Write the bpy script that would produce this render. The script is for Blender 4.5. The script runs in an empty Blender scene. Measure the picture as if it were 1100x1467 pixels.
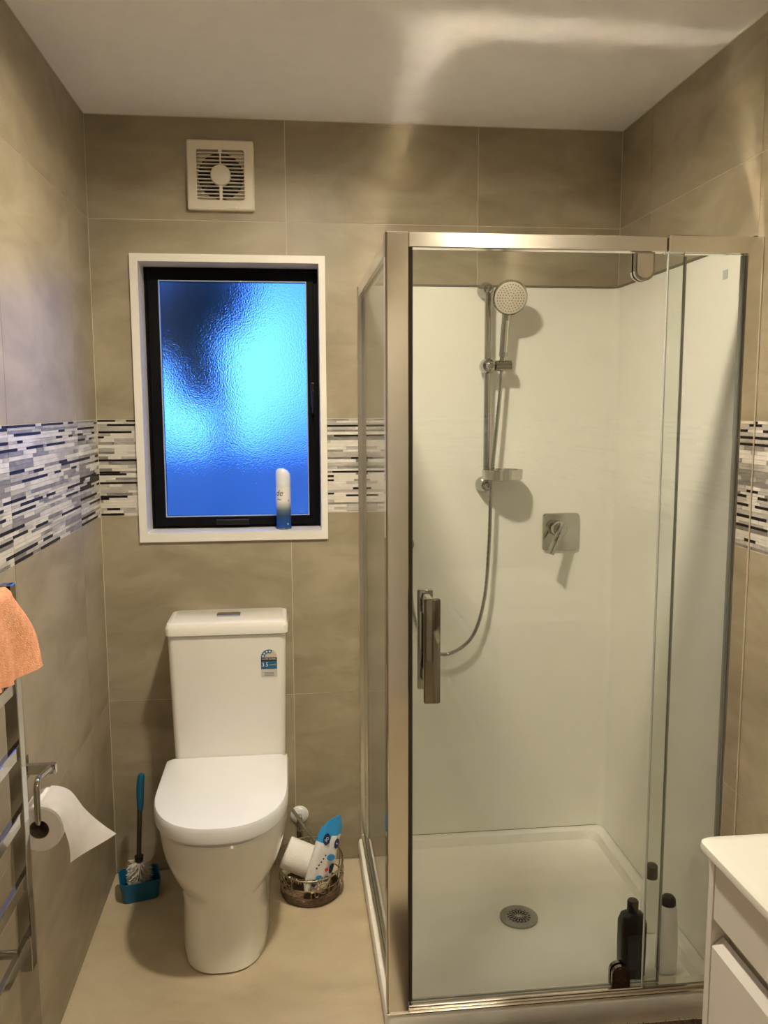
import bpy, bmesh, math, random
from mathutils import Vector, Matrix
random.seed(7)
PI = math.pi
scene = bpy.context.scene
COL = scene.collection

# ------------------------------------------------------------------ camera
cam_d = bpy.data.cameras.new('camera')
cam = bpy.data.objects.new('camera', cam_d)
COL.objects.link(cam)
cam_d.sensor_fit = 'HORIZONTAL'
cam_d.sensor_width = 36.0
cam_d.lens = 1216.2 * 36.0 / 1100.0
cam_d.clip_start = 0.02
_R = Vector((0.99389185, -0.11030415, -0.00346203))
_U = Vector((0.01686322, 0.12079354, 0.99253441))
_F = Vector((0.10906248, 0.98653024, -0.1219158))
cam.matrix_world = Matrix(((_R.x, _U.x, -_F.x, 0.5902), (_R.y, _U.y, -_F.y, -2.7144), (_R.z, _U.z, -_F.z, 1.5185), (0, 0, 0, 1)))
scene.camera = cam

# ------------------------------------------------------------------ sky outside the window (blue dusk)
SKY = 1.0
world = bpy.data.worlds.new('world')
scene.world = world
world.use_nodes = True
wn, wl_ = world.node_tree.nodes, world.node_tree.links
wn.clear()
w_out = wn.new('ShaderNodeOutputWorld')
w_bg = wn.new('ShaderNodeBackground')
w_tc = wn.new('ShaderNodeTexCoord')
w_no = wn.new('ShaderNodeTexNoise'); w_no.inputs['Scale'].default_value = 13.0; w_no.inputs['Detail'].default_value = 3.0
w_cr = wn.new('ShaderNodeValToRGB')
w_cr.color_ramp.elements[0].position = 0.42; w_cr.color_ramp.elements[0].color = (0.05, 0.31, 2.1, 1)
w_cr.color_ramp.elements[1].position = 0.80; w_cr.color_ramp.elements[1].color = (0.34, 1.30, 4.6, 1)
wl_.new(w_tc.outputs['Generated'], w_no.inputs['Vector'])
# brighter break in the clouds low in the sky, in view through the window
w_dot = wn.new('ShaderNodeVectorMath'); w_dot.operation = 'DOT_PRODUCT'; w_dot.inputs[1].default_value = (-0.0850, 0.9950, 0.0530)
wl_.new(w_tc.outputs['Generated'], w_dot.inputs[0])
w_mr = wn.new('ShaderNodeMapRange'); w_mr.interpolation_type = 'SMOOTHSTEP'
w_mr.inputs['From Min'].default_value = math.cos(math.radians(8)); w_mr.inputs['From Max'].default_value = 1.0
w_mr.inputs['To Min'].default_value = 0.0; w_mr.inputs['To Max'].default_value = 0.30
wl_.new(w_dot.outputs['Value'], w_mr.inputs['Value'])
w_add = wn.new('ShaderNodeMath'); w_add.operation = 'ADD'
w_half = wn.new('ShaderNodeMath'); w_half.operation = 'MULTIPLY_ADD'; w_half.inputs[1].default_value = 0.45; w_half.inputs[2].default_value = 0.27
wl_.new(w_no.outputs['Fac'], w_half.inputs[0]); wl_.new(w_half.outputs[0], w_add.inputs[0]); wl_.new(w_mr.outputs[0], w_add.inputs[1])
wl_.new(w_add.outputs[0], w_cr.inputs['Fac'])
wl_.new(w_cr.outputs['Color'], w_bg.inputs['Color'])
w_bg.inputs['Strength'].default_value = SKY
wl_.new(w_bg.outputs['Background'], w_out.inputs['Surface'])

# ------------------------------------------------------------------ lamp and exposure
LAMPS = [((0.70, -0.985), 970.0), ((1.48, -3.0), 360.0)]   # two ceiling lamps: position, radiance
LAMP_COLOR = (1.0, 0.88, 0.67, 1)
scene.view_settings.view_transform = 'Standard'
scene.view_settings.look = 'None'
scene.view_settings.gamma = 1.0
scene.view_settings.use_curve_mapping = False
scene.view_settings.exposure = 0.0
scene.cycles.transparent_max_bounces = 24
scene.cycles.max_bounces = 14
scene.cycles.diffuse_bounces = 6
scene.cycles.glossy_bounces = 6
scene.cycles.transmission_bounces = 8
scene.cycles.blur_glossy = 0.0
scene.cycles.sample_clamp_indirect = 200.0

# ------------------------------------------------------------------ helpers
class MB:
    """collects shapes in one bmesh"""
    def __init__(self):
        self.bm = bmesh.new()
    def _merge(self, b):
        m = bpy.data.meshes.new('tmp'); b.to_mesh(m); b.free()
        self.bm.from_mesh(m); bpy.data.meshes.remove(m)
    def box(self, x0, x1, y0, y1, z0, z1, bev=0.0, seg=2, rot=None, mi=0):
        b = bmesh.new()
        bmesh.ops.create_cube(b, size=1.0)
        c = Vector(((x0+x1)/2, (y0+y1)/2, (z0+z1)/2))
        for v in b.verts:
            v.co = Vector((v.co.x*(x1-x0), v.co.y*(y1-y0), v.co.z*(z1-z0)))
        if bev > 0:
            bmesh.ops.bevel(b, geom=list(b.edges), offset=bev, segments=seg, affect='EDGES', profile=0.5)
        for v in b.verts:
            v.co = (rot @ v.co if rot else v.co) + c
        for f in b.faces: f.material_index = mi
        self._merge(b)
        return self
    def loft(self, rings, cap0=True, cap1=True, closed=True, mi=0):
        bm = self.bm
        R = [[bm.verts.new(p) for p in r] for r in rings]
        n = len(R[0])
        m = n if closed else n-1
        for a, b in zip(R[:-1], R[1:]):
            for i in range(m):
                j = (i+1) % n
                try:
                    f = bm.faces.new((a[i], a[j], b[j], b[i])); f.material_index = mi
                except ValueError: pass
        if cap0:
            f = bm.faces.new(list(reversed(R[0]))); f.material_index = mi
        if cap1:
            f = bm.faces.new(R[-1]); f.material_index = mi
        return self
    def tube(self, pts, r, n=12, caps=True, closed=False):
        pts = [Vector(p) for p in pts]
        if closed:
            k = len(pts)
            tans = [(pts[(i+1) % k]-pts[i-1]).normalized() for i in range(k)]
        else:
            tans = []
            for i in range(len(pts)):
                a = pts[max(i-1, 0)]; b = pts[min(i+1, len(pts)-1)]
                tans.append((b-a).normalized())
        up = Vector((0, 0, 1)) if abs(tans[0].z) < .9 else Vector((1, 0, 0))
        nrm = (up - tans[0]*up.dot(tans[0])).normalized()
        rings = []
        for i, (p, t) in enumerate(zip(pts, tans)):
            nrm = (nrm - t*nrm.dot(t)).normalized()
            bi = t.cross(nrm)
            rr = r[i] if isinstance(r, (list, tuple)) else r
            rings.append([p + (nrm*math.cos(2*PI*k_/n) + bi*math.sin(2*PI*k_/n))*rr for k_ in range(n)])
        if closed: rings.append(rings[0])
        if closed:
            bm = self.bm
            Rv = [[bm.verts.new(q) for q in ring] for ring in rings[:-1]]
            k = len(Rv)
            for i in range(k):
                a, b = Rv[i], Rv[(i+1) % k]
                for q in range(n):
                    bm.faces.new((a[q], a[(q+1) % n], b[(q+1) % n], b[q]))
            return self
        return self.loft(rings, caps, caps)
    def cyl(self, p0, p1, r0, r1=None, n=24, caps=True):
        return self.tube([p0, p1], [r0, r0 if r1 is None else r1], n, caps)
    def lathe(self, prof, c=(0, 0, 0), n=32, mat=None, cap0=True, cap1=True, sx=1, sy=1):
        c = Vector(c); rings = []
        for r, z in prof:
            ring = []
            for i in range(n):
                a = 2*PI*i/n
                v = Vector((r*math.cos(a)*sx, r*math.sin(a)*sy, z))
                ring.append(c + (mat @ v if mat else v))
            rings.append(ring)
        return self.loft(rings, cap0, cap1)
    def prism(self, poly, axis, d0, d1, mi=0):
        """poly in 2D; axis 'x': (y,z)  'y': (x,z)  'z': (x,y)"""
        def mk(p, d):
            return {'x': (d, p[0], p[1]), 'y': (p[0], d, p[1]), 'z': (p[0], p[1], d)}[axis]
        return self.loft([[mk(p, d0) for p in poly], [mk(p, d1) for p in poly]], mi=mi)

WL = {}
def obj(name, mb, mat, parent=None, loc=None, smooth=False, fix=True, **props):
    bm = mb.bm if isinstance(mb, MB) else mb
    if fix: bmesh.ops.recalc_face_normals(bm, faces=bm.faces)
    base = WL[parent] if parent is not None else Vector(loc or (0, 0, 0))
    for v in bm.verts: v.co -= base
    me = bpy.data.meshes.new(name)
    bm.to_mesh(me); bm.free()
    for m in (mat if isinstance(mat, (list, tuple)) else [mat]): me.materials.append(m)
    if smooth:
        for p in me.polygons: p.use_smooth = True
    o = bpy.data.objects.new(name, me); COL.objects.link(o)
    if smooth is True:
        try:
            me.set_sharp_from_angle(angle=math.radians(38))
        except Exception: pass
    if parent is not None:
        o.parent = parent
    else:
        o.location = base
    WL[o] = base.copy()
    for k, v in props.items(): o[k] = v
    return o
def thing(name, label, cat, loc=(0, 0, 0), group=None):
    o = bpy.data.objects.new(name, None); COL.objects.link(o)
    o.location = loc; o.empty_display_size = 0.05
    WL[o] = Vector(loc)
    o['label'] = label; o['category'] = cat
    if group: o['group'] = group
    return o
def tag(o, label, cat, group=None):
    o['label'] = label; o['category'] = cat
    if group: o['group'] = group
    return o
def catmull(P, k=8, closed=False):
    P = [Vector(p) for p in P]; out = []
    n = len(P)
    rng = range(n if closed else n-1)
    for i in rng:
        p0 = P[(i-1) % n] if closed or i > 0 else P[0]
        p1 = P[i]; p2 = P[(i+1) % n]
        p3 = P[(i+2) % n] if closed or i+2 < n else P[-1]
        for j in range(k):
            t = j/k
            out.append(0.5*((2*p1)+(p2-p0)*t+(2*p0-5*p1+4*p2-p3)*t*t+(3*p1-p0-3*p2+p3)*t**3))
    if not closed: out.append(P[-1])
    return out
def rrect(x0, x1, y0, y1, r, n=5):
    """rounded rectangle outline, counter-clockwise"""
    out = []
    for cx, cy, a0 in ((x1-r, y1-r, 0), (x0+r, y1-r, 90), (x0+r, y0+r, 180), (x1-r, y0+r, 270)):
        for i in range(n+1):
            a = math.radians(a0+90*i/n)
            out.append((cx+r*math.cos(a), cy+r*math.sin(a)))
    return out
def text_bm(s, size, fn, mat_index=0, extrude=0.0, shear=0.0, align='CENTER'):
    """flat lettering, each 2-D point mapped to 3-D by fn"""
    cu = bpy.data.curves.new('text', 'FONT'); cu.body = s; cu.size = size; cu.align_x = align; cu.align_y = 'CENTER'; cu.shear = shear
    cu.resolution_u = 3
    to = bpy.data.objects.new('text', cu); COL.objects.link(to)
    dg = bpy.context.evaluated_depsgraph_get()
    me = bpy.data.meshes.new_from_object(to.evaluated_get(dg))
    bm = bmesh.new(); bm.from_mesh(me)
    bpy.data.objects.remove(to); bpy.data.curves.remove(cu); bpy.data.meshes.remove(me)
    for v in bm.verts: v.co = Vector(fn(v.co.x, v.co.y))
    return bm

# ------------------------------------------------------------------ materials
def M(name, color, rough=0.5, metal=0.0, spec=0.5, coat=0.0, **kw):
    m = bpy.data.materials.new(name); m.use_nodes = True
    b = m.node_tree.nodes['Principled BSDF']
    b.inputs['Base Color'].default_value = (*color, 1)
    b.inputs['Roughness'].default_value = rough
    b.inputs['Metallic'].default_value = metal
    b.inputs['Specular IOR Level'].default_value = spec
    b.inputs['Coat Weight'].default_value = coat
    for k, v in kw.items(): b.inputs[k.replace('_', ' ')].default_value = v
    return m
def noise_col(m, c1, c2, scale=8.0, detail=5.0, stretch=(1, 1, 1), rot=(0, 0, 0), bump=0.0, bscale=60.0, lo=.35, hi=.65, per_object=False, rough_var=0.0):
    nt = m.node_tree; N = nt.nodes; L = nt.links; b = N['Principled BSDF']
    g = N.new('ShaderNodeNewGeometry')
    mp = N.new('ShaderNodeMapping'); mp.inputs['Scale'].default_value = stretch; mp.inputs['Rotation'].default_value = rot
    L.new(g.outputs['Position'], mp.inputs['Vector'])
    if per_object:
        oi = N.new('ShaderNodeObjectInfo')
        mul = N.new('ShaderNodeMath'); mul.operation = 'MULTIPLY'; mul.inputs[1].default_value = 37.0
        L.new(oi.outputs['Random'], mul.inputs[0])
        L.new(mul.outputs[0], mp.inputs['Location'])
    n = N.new('ShaderNodeTexNoise'); n.inputs['Scale'].default_value = scale; n.inputs['Detail'].default_value = detail; n.inputs['Roughness'].default_value = .6
    n.inputs['Distortion'].default_value = .6
    L.new(mp.outputs[0], n.inputs['Vector'])
    r = N.new('ShaderNodeValToRGB')
    r.color_ramp.elements[0].position = lo; r.color_ramp.elements[0].color = (*c1, 1)
    r.color_ramp.elements[1].position = hi; r.color_ramp.elements[1].color = (*c2, 1)
    L.new(n.outputs['Fac'], r.inputs['Fac']); L.new(r.outputs['Color'], b.inputs['Base Color'])
    if bump:
        n2 = N.new('ShaderNodeTexNoise'); n2.inputs['Scale'].default_value = bscale; n2.inputs['Detail'].default_value = 3
        L.new(g.outputs['Position'], n2.inputs['Vector'])
        bp = N.new('ShaderNodeBump'); bp.inputs['Strength'].default_value = bump; bp.inputs['Distance'].default_value = .002
        L.new(n2.outputs['Fac'], bp.inputs['Height']); L.new(bp.outputs['Normal'], b.inputs['Normal'])
    return m
def emis(name, color, strength):
    m = bpy.data.materials.new(name); m.use_nodes = True
    N = m.node_tree.nodes; N.clear()
    o = N.new('ShaderNodeOutputMaterial'); e = N.new('ShaderNodeEmission')
    e.inputs['Color'].default_value = color; e.inputs['Strength'].default_value = strength
    m.node_tree.links.new(e.outputs[0], o.inputs['Surface'])
    return m
def thin_glass(name, tint, rough=0.0, f0=0.042):
    """clear sheet glass: straight-through light plus a Schlick mirror share"""
    m = bpy.data.materials.new(name); m.use_nodes = True
    N = m.node_tree.nodes; L = m.node_tree.links; N.clear()
    o = N.new('ShaderNodeOutputMaterial'); t = N.new('ShaderNodeBsdfTransparent'); g = N.new('ShaderNodeBsdfGlossy')
    t.inputs['Color'].default_value = (*tint, 1); g.inputs['Roughness'].default_value = rough
    lw = N.new('ShaderNodeLayerWeight'); lw.inputs['Blend'].default_value = .5
    pw = N.new('ShaderNodeMath'); pw.operation = 'POWER'; pw.inputs[1].default_value = 5.0
    ma = N.new('ShaderNodeMath'); ma.operation = 'MULTIPLY_ADD'; ma.inputs[1].default_value = 1-f0; ma.inputs[2].default_value = f0
    mx = N.new('ShaderNodeMixShader')
    L.new(lw.outputs['Facing'], pw.inputs[0]); L.new(pw.outputs[0], ma.inputs[0]); L.new(ma.outputs[0], mx.inputs['Fac'])
    L.new(t.outputs[0], mx.inputs[1]); L.new(g.outputs[0], mx.inputs[2]); L.new(mx.outputs[0], o.inputs['Surface'])
    return m

TILE = noise_col(M('porcelain_tile', (.4, .34, .25), .42, spec=.4), (.268, .225, .153), (.378, .325, .236), 3.4, 8, (1, 1, 2.4), (.6, .6, .4), bump=.25, bscale=35, per_object=True)
FLOORM = noise_col(M('floor_porcelain', (.45, .37, .27), .45, spec=.35), (.40, .33, .225), (.49, .415, .295), 3.0, 6, (1, 1.6, 1), (.2, .3, .5), bump=.2, bscale=40)
GROUT = noise_col(M('grout', (.6, .54, .43), .9), (.55, .49, .38), (.62, .56, .45), 30)
CEILM = noise_col(M('ceiling_paint', (.62, .56, .50), .9), (.88, .865, .88), (.91, .895, .91), 20, bump=.05, bscale=300)
SEAL = M('sealant', (.60, .54, .43), .5)
WHITE_PAINT = M('white_gloss_paint', (.82, .79, .73), .3)
noise_col(WHITE_PAINT, (.80, .77, .71), (.83, .80, .745), 12)
CERAMIC = noise_col(M('white_ceramic', (.84, .82, .77), .12, coat=.3), (.83, .81, .76), (.85, .83, .785), 5)
SEATM = noise_col(M('white_seat_plastic', (.82, .83, .87), .22), (.81, .82, .86), (.83, .84, .88), 5)
ACRYL = noise_col(M('acrylic_liner', (.81, .80, .74), .14, spec=.5), (.80, .79, .73), (.82, .81, .75), 4)
TRAYM = noise_col(M('acrylic_tray', (.76, .74, .68), .3, spec=.5), (.80, .78, .72), (.87, .85, .79), 3)
CHROME = noise_col(M('chrome', (.47, .46, .43), .06, 1.0), (.45, .44, .41), (.49, .48, .45), 10)
ALU = noise_col(M('satin_aluminium', (.88, .85, .79), .16, 1.0), (.85, .82, .76), (.87, .84, .785), 10)
POLISH = noise_col(M('polished_channel', (.86, .84, .79), .05, 1.0), (.85, .83, .78), (.87, .85, .80), 10)
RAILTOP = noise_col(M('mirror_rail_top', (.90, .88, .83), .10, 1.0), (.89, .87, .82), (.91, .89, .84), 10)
HEADM = noise_col(M('bright_aluminium', (.90, .87, .81), .19, 1.0), (.87, .84, .78), (.89, .86, .80), 10)
DARKCH = noise_col(M('dark_chrome', (.30, .27, .22), .08, 1.0), (.28, .25, .20), (.32, .29, .24), 10)
SEALD = M('dark_rubber_seal', (.045, .04, .034), .45)
GLASS = thin_glass('clear_shower_glass', (.972, .985, .972))
GLASS_EDGE = noise_col(M('green_glass_edge', (.17, .19, .16), .15), (.15, .17, .145), (.19, .21, .175), 20)
BLACKF = noise_col(M('black_aluminium', (.006, .006, .007), .5, spec=.06), (.005, .005, .006), (.007, .007, .008), 20)
PLASTIC = noise_col(M('white_fan_plastic', (.72, .66, .56), .3), (.70, .645, .545), (.735, .675, .575), 15)
BLACKP = noise_col(M('black_plastic', (.005, .005, .006), .3, spec=.35), (.004, .004, .005), (.006, .006, .007), 20)
DARKG = noise_col(M('fan_blade_dark', (.05, .045, .04), .5), (.045, .04, .035), (.06, .055, .05), 20)
PAPER = noise_col(M('tissue_paper', (.86, .84, .82), .95, spec=.1), (.84, .82, .80), (.88, .86, .84), 40, bump=.4, bscale=220)
CARD = noise_col(M('cardboard_core', (.20, .15, .10), .9), (.17, .13, .085), (.22, .17, .115), 40)
BLUE = noise_col(M('blue_plastic', (.006, .11, .22), .4), (.005, .10, .20), (.007, .12, .24), 20)
BROWNP = noise_col(M('dark_brown_plastic', (.035, .025, .018), .4), (.03, .022, .016), (.04, .03, .02), 20)
BRIST = M('bristle', (.62, .58, .52), .7)
TOWEL = noise_col(M('orange_terry', (.80, .38, .22), .95, spec=.1), (.74, .33, .18), (.84, .43, .26), 90, bump=1.0, bscale=420)
WICKER = noise_col(M('brown_woven_base', (.13, .085, .05), .75), (.09, .055, .03), (.17, .115, .07), 70, stretch=(1, 1, 3), bump=.8, bscale=150)
WIRE = noise_col(M('bronze_wire', (.36, .29, .21), .3, 1.0), (.32, .26, .18), (.40, .33, .24), 40)
MATM = noise_col(M('brown_mat_pile', (.06, .035, .022), .98, spec=.05), (.035, .022, .014), (.085, .055, .035), 60, bump=1.0, bscale=200)
VANITY = noise_col(M('vanity_gloss_white', (.80, .77, .73), .2), (.79, .76, .72), (.81, .78, .74), 6)
VTOP = noise_col(M('vanity_ceramic_top', (.87, .85, .80), .12), (.86, .84, .79), (.88, .86, .81), 6)
NAVY = M('navy_print', (.01, .02, .10), .4)
BLUEP = M('bright_blue_print', (.02, .28, .65), .4)
REDP = M('red_print', (.7, .04, .05), .4)
WHITEP = M('white_print', (.85, .85, .85), .4)
GREYP = M('grey_print', (.45, .47, .47), .5)
BLACKPR = M('black_print', (.02, .018, .016), .5)
STBLUE = M('sticker_blue', (.012, .13, .26), .4)
PACK = noise_col(M('white_film', (.80, .80, .80), .25), (.77, .77, .77), (.83, .83, .83), 30, bump=.6, bscale=60)
GALV = noise_col(M('grey_drain_steel', (.33, .32, .29), .4, .6), (.30, .29, .265), (.36, .35, .32), 40)
SMOKE = noise_col(M('acrylic_soap_dish', (.62, .60, .54), .08, .75), (.60, .58, .52), (.64, .62, .56), 30)
CONC = noise_col(M('grey_fence_paint', (.42, .44, .42), .9), (.36, .38, .36), (.48, .50, .48), 4)
LEAF = noise_col(M('leaf_dark', (.05, .08, .045), .7), (.035, .055, .03), (.075, .11, .06), 15)
BARK = noise_col(M('bark', (.06, .05, .04), .9), (.05, .04, .03), (.08, .06, .05), 15)
LAWN = noise_col(M('lawn', (.10, .16, .07), .95), (.07, .12, .05), (.14, .2, .09), 5)
MOS = {
    'w': noise_col(M('mosaic_white', (.72, .69, .64), .25), (.60, .575, .53), (.74, .71, .66), 14, stretch=(1, 1, 2)),
    'l': noise_col(M('mosaic_light_grey', (.42, .40, .37), .35), (.34, .32, .30), (.50, .48, .44), 18, stretch=(1, 1, 3)),
    'g': noise_col(M('mosaic_grey', (.22, .21, .19), .35), (.15, .14, .13), (.29, .275, .25), 18, stretch=(1, 1, 3)),
    'k': noise_col(M('mosaic_black', (.012, .010, .009), .4, spec=.13), (.008, .007, .006), (.018, .015, .013), 30),
}

# obscured window glass: rough refracting sheet with a pebbled face
OBSC = bpy.data.materials.new('obscure_glass'); OBSC.use_nodes = True
_b = OBSC.node_tree.nodes['Principled BSDF']
_b.inputs['Base Color'].default_value = (.97, .99, 1, 1)
_b.inputs['Roughness'].default_value = .11
_b.inputs['Transmission Weight'].default_value = 1.0
_b.inputs['IOR'].default_value = 1.45
_n = OBSC.node_tree.nodes.new('ShaderNodeTexNoise'); _n.inputs['Scale'].default_value = 210; _n.inputs['Detail'].default_value = 2
_g = OBSC.node_tree.nodes.new('ShaderNodeNewGeometry')
_p = OBSC.node_tree.nodes.new('ShaderNodeBump'); _p.inputs['Strength'].default_value = .13; _p.inputs['Distance'].default_value = .003
OBSC.node_tree.links.new(_g.outputs['Position'], _n.inputs['Vector'])
OBSC.node_tree.links.new(_n.outputs['Fac'], _p.inputs['Height'])
OBSC.node_tree.links.new(_p.outputs['Normal'], _b.inputs['Normal'])

# ------------------------------------------------------------------ room shell
W, H, YF = 1.656, 2.385, -3.4
ZJ = [0.0, .585, 1.185, 1.485, 2.085, H]
J = .0010                                      # half joint
WIN = (.128, .698, 1.112, 1.977)               # opening in the back wall (x0,x1,z0,z1)

def struct(name, mb, mat, **k):
    o = obj(name, mb, mat, **k); o['kind'] = 'structure'; return o
floor = struct('floor', MB().box(-.12, W+.12, YF-.12, .12, -.1, -.003), GROUT)
for x0, x1 in ((0, .84), (.84, W)):
    for y0, y1 in ((-1.02, 0), (-2.04, -1.02), (YF, -2.04)):
        obj('floor_tile', MB().box(x0+J, x1-J, y0+J, y1-J, -.012, 0, .0008, 1), FLOORM, floor)
ceiling = struct('ceiling', MB().box(-.12, W+.12, YF-.12, .12, H, H+.1), CEILM)
wall_left = struct('wall_left', MB().box(-.12, -.0010, YF-.12, .12, 0, H), GROUT)
wall_right = struct('wall_right', MB().box(W+.0010, W+.12, YF-.12, .12, 0, H), GROUT)
wall_front = struct('wall_front', MB().box(-.0, W, YF-.12, YF-.0010, 0, H), GROUT)
mb = MB()
x0, x1, z0, z1 = WIN
mb.box(0, x0, .0010, .16, 0, H); mb.box(x1, W, .0010, .16, 0, H); mb.box(x0, x1, .0010, .16, 0, z0); mb.box(x0, x1, .0010, .16, z1, H)
wall_back = struct('wall_back', mb, GROUT)

def sub_rects(r, h):
    """rectangle r minus hole h -> rectangles"""
    a0, a1, b0, b1 = r; c0, c1, d0, d1 = h
    if c0 >= a1 or c1 <= a0 or d0 >= b1 or d1 <= b0: return [r]
    out = []
    if d0 > b0: out.append((a0, a1, b0, d0))
    if d1 < b1: out.append((a0, a1, d1, b1))
    lo, hi = max(b0, d0), min(b1, d1)
    if c0 > a0: out.append((a0, c0, lo, hi))
    if c1 < a1: out.append((c1, a1, lo, hi))
    return out
def wall_tiles(wall, place, ujs, hole=None):
    for k, (b0, b1) in enumerate(zip(ZJ[:-1], ZJ[1:])):
        if k == 2: continue
        for a0, a1 in zip(ujs[:-1], ujs[1:]):
            rs = [(a0+J, a1-J, b0+J, b1-J)]
            if hole: rs = sub_rects(rs[0], hole)
            if not rs: continue
            mb = MB()
            for r in rs: place(mb, r)
            obj('wall_tile', mb, TILE, wall)
wall_tiles(wall_left, lambda mb, r: mb.box(-.01, 0, r[0], r[1], r[2], r[3]), [YF, -2.642, -2.042, -1.442, -.842, -.242, 0])
wall_tiles(wall_right, lambda mb, r: mb.box(W, W+.01, r[0], r[1], r[2], r[3]), [YF, -2.63, -2.03, -1.43, -.83, -.23, 0])
wall_tiles(wall_back, lambda mb, r: mb.box(r[0], r[1], 0, .01, r[2], r[3]), [0, .5905, 1.1905, W], WIN)
wall_tiles(wall_front, lambda mb, r: mb.box(r[0], r[1], YF-.01, YF, r[2], r[3]), [0, .5905, 1.1905, W], (.40, 1.20, 0, 2.02))

# --- mosaic strips between z 1.185 and 1.485
UNIT = {}
for k, m in MOS.items():
    b = bmesh.new(); bmesh.ops.create_cube(b, size=1.0)
    me = bpy.data.meshes.new('mosaic_strip'); b.to_mesh(me); b.free(); me.materials.append(m); UNIT[k] = me
rng = random.Random(11)
ROWS = []
z = 1.1865
while z < 1.4835-.004:
    hh = rng.choice([.0058, .0058, .0060, .0066, .0085, .0100])
    if z+hh > 1.4835: hh = 1.4835-z
    ROWS.append((z, z+hh)); z += hh+.0007
def sheet_pattern(length, seed):
    """one sheet of strips: list of (u0,u1,z0,z1,colour)"""
    r = random.Random(seed); out = []; prev_black = 0
    for i, (a, b) in enumerate(ROWS):
        thin = (b-a) < .008
        u = 0.0; dark_row = thin and (not prev_black or r.random() < .3) and r.random() < .95; prev_black = dark_row
        last = ''
        while u < length-1e-4:
            ln = r.choice([.04, .06, .08, .10, .13, .17, .2])
            if last == 'k': ln *= .8
            v = u+ln
            if length-v < .02: v = length
            if dark_row: c = r.choice('kkkkkwlg')
            else: c = r.choice('wwlgwlgl')
            if last == c == 'k': c = 'w'
            out.append((u, v-.0008, a, b, c)); u = v; last = c
    return out
def mosaic(wall, place, u_a, u_b, u_origin, vis, seeds=(1, 2, 3, 4, 5, 6, 7, 8)):
    """tile the range with .6 m sheets; pieces inside vis become parts, the rest one stuff part"""
    pieces = []
    k = 0; u = u_origin
    while u < u_b:
        for (a, b, z0, z1, c) in sheet_pattern(.598, seeds[k % len(seeds)]):
            a2, b2 = max(u+a, u_a+.0015), min(u+b, u_b-.0015)
            if b2-a2 > .004: pieces.append((a2, b2, z0, z1, c))
        u += .6; k += 1
    inside = [q for q in pieces if q[1] > vis[0] and q[0] < vis[1]]
    inside.sort(key=lambda q: -((min(q[1], vis[1])-max(q[0], vis[0]))*(q[3]-q[2])))
    chosen = inside[:298]; ch = set(chosen)
    for q in chosen:
        lo, hi = place(q, rng.uniform(-.0004, .0006) if q[4] != 'k' else .0006)
        o = bpy.data.objects.new('mosaic_strip', UNIT[q[4]]); COL.objects.link(o)
        o.parent = wall
        o.location = (Vector(lo)+Vector(hi))/2
        o.scale = Vector(hi)-Vector(lo)
    rest = [q for q in pieces if q not in ch]
    if rest:
        mb = MB(); order = 'wlgk'
        for q in rest:
            lo, hi = place(q, 0)
            bm = mb.bm
            vs = [bm.verts.new((x, y, zz)) for x in (lo[0], hi[0]) for y in (lo[1], hi[1]) for zz in (lo[2], hi[2])]
            for f in ((0, 1, 3, 2), (4, 6, 7, 5), (0, 4, 5, 1), (2, 3, 7, 6), (0, 2, 6, 4), (1, 5, 7, 3)):
                fc = bm.faces.new([vs[i] for i in f]); fc.material_index = order.index(q[4])
        o = obj('mosaic_strip_field', mb, [MOS[c] for c in order], wall)
        o['kind'] = 'stuff'
mosaic(wall_left, lambda q, d: ((-.006, q[0], q[2]), (d, q[1], q[3])), YF, 0, -.242-.6*6, (-1.2, 0), seeds=(4, 5, 6, 7, 2, 3, 1, 8))
mosaic(wall_right, lambda q, d: ((W-d, q[0], q[2]), (W+.006, q[1], q[3])), YF, -.80, -.83-.6*5, (-1.0, -.80), seeds=(5, 6, 7, 8, 2, 1))
mosaic(wall_back, lambda q, d: ((q[0], -d, q[2]), (q[1], .006, q[3])), 0, WIN[0]-.01, -.45, (0, 1), seeds=(9, 10))
mosaic(wall_back, lambda q, d: ((q[0], -d, q[2]), (q[1], .006, q[3])), WIN[1]+.01, .84, .60, (0, 1), seeds=(12,))
mosaic(wall_front, lambda q, d: ((q[0], YF-.006, q[2]), (q[1], YF+d, q[3])), .0, .40, .0, (9, 9), seeds=(3, 4))
mosaic(wall_front, lambda q, d: ((q[0], YF-.006, q[2]), (q[1], YF+d, q[3])), 1.20, W, 1.20, (9, 9), seeds=(5, 6))

# sealant beads in the corners
trim = lambda n, mb: struct(n, mb, SEAL)
trim('trim_1', MB().box(0, W, -.002, 0, H-.002, H))
trim('trim_2', MB().box(0, .002, YF, -.002, H-.002, H))
trim('trim_3', MB().box(W-.002, W, YF, -.002, H-.002, H))
trim('trim_4', MB().box(0, .0014, -.0014, 0, 0, H-.002))
trim('trim_5', MB().box(W-.0014, W, -.0014, 0, 1.905, H-.002))

# door behind the camera
d1 = bpy.data.objects.new('door_1', None); COL.objects.link(d1); d1.location = (.8, YF, 0); WL[d1] = Vector((.8, YF, 0)); d1['kind'] = 'structure'
obj('door_leaf', MB().box(.44, 1.16, YF+.004, YF+.03, .008, 1.98, .003, 1), WHITE_PAINT, d1)
obj('door_frame', MB().box(.40, .438, YF, YF+.04, 0, 2.02).box(1.162, 1.20, YF, YF+.04, 0, 2.02).box(.438, 1.162, YF, YF+.04, 1.984, 2.02), WHITE_PAINT, d1)
obj('door_handle', MB().cyl((.50, YF+.03, 1.0), (.50, YF+.075, 1.0), .01).cyl((.50, YF+.07, 1.0), (.61, YF+.07, 1.0), .009).cyl((.50, YF+.03, 1.0), (.50, YF+.038, 1.0), .026), CHROME, d1, smooth=True)

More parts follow.
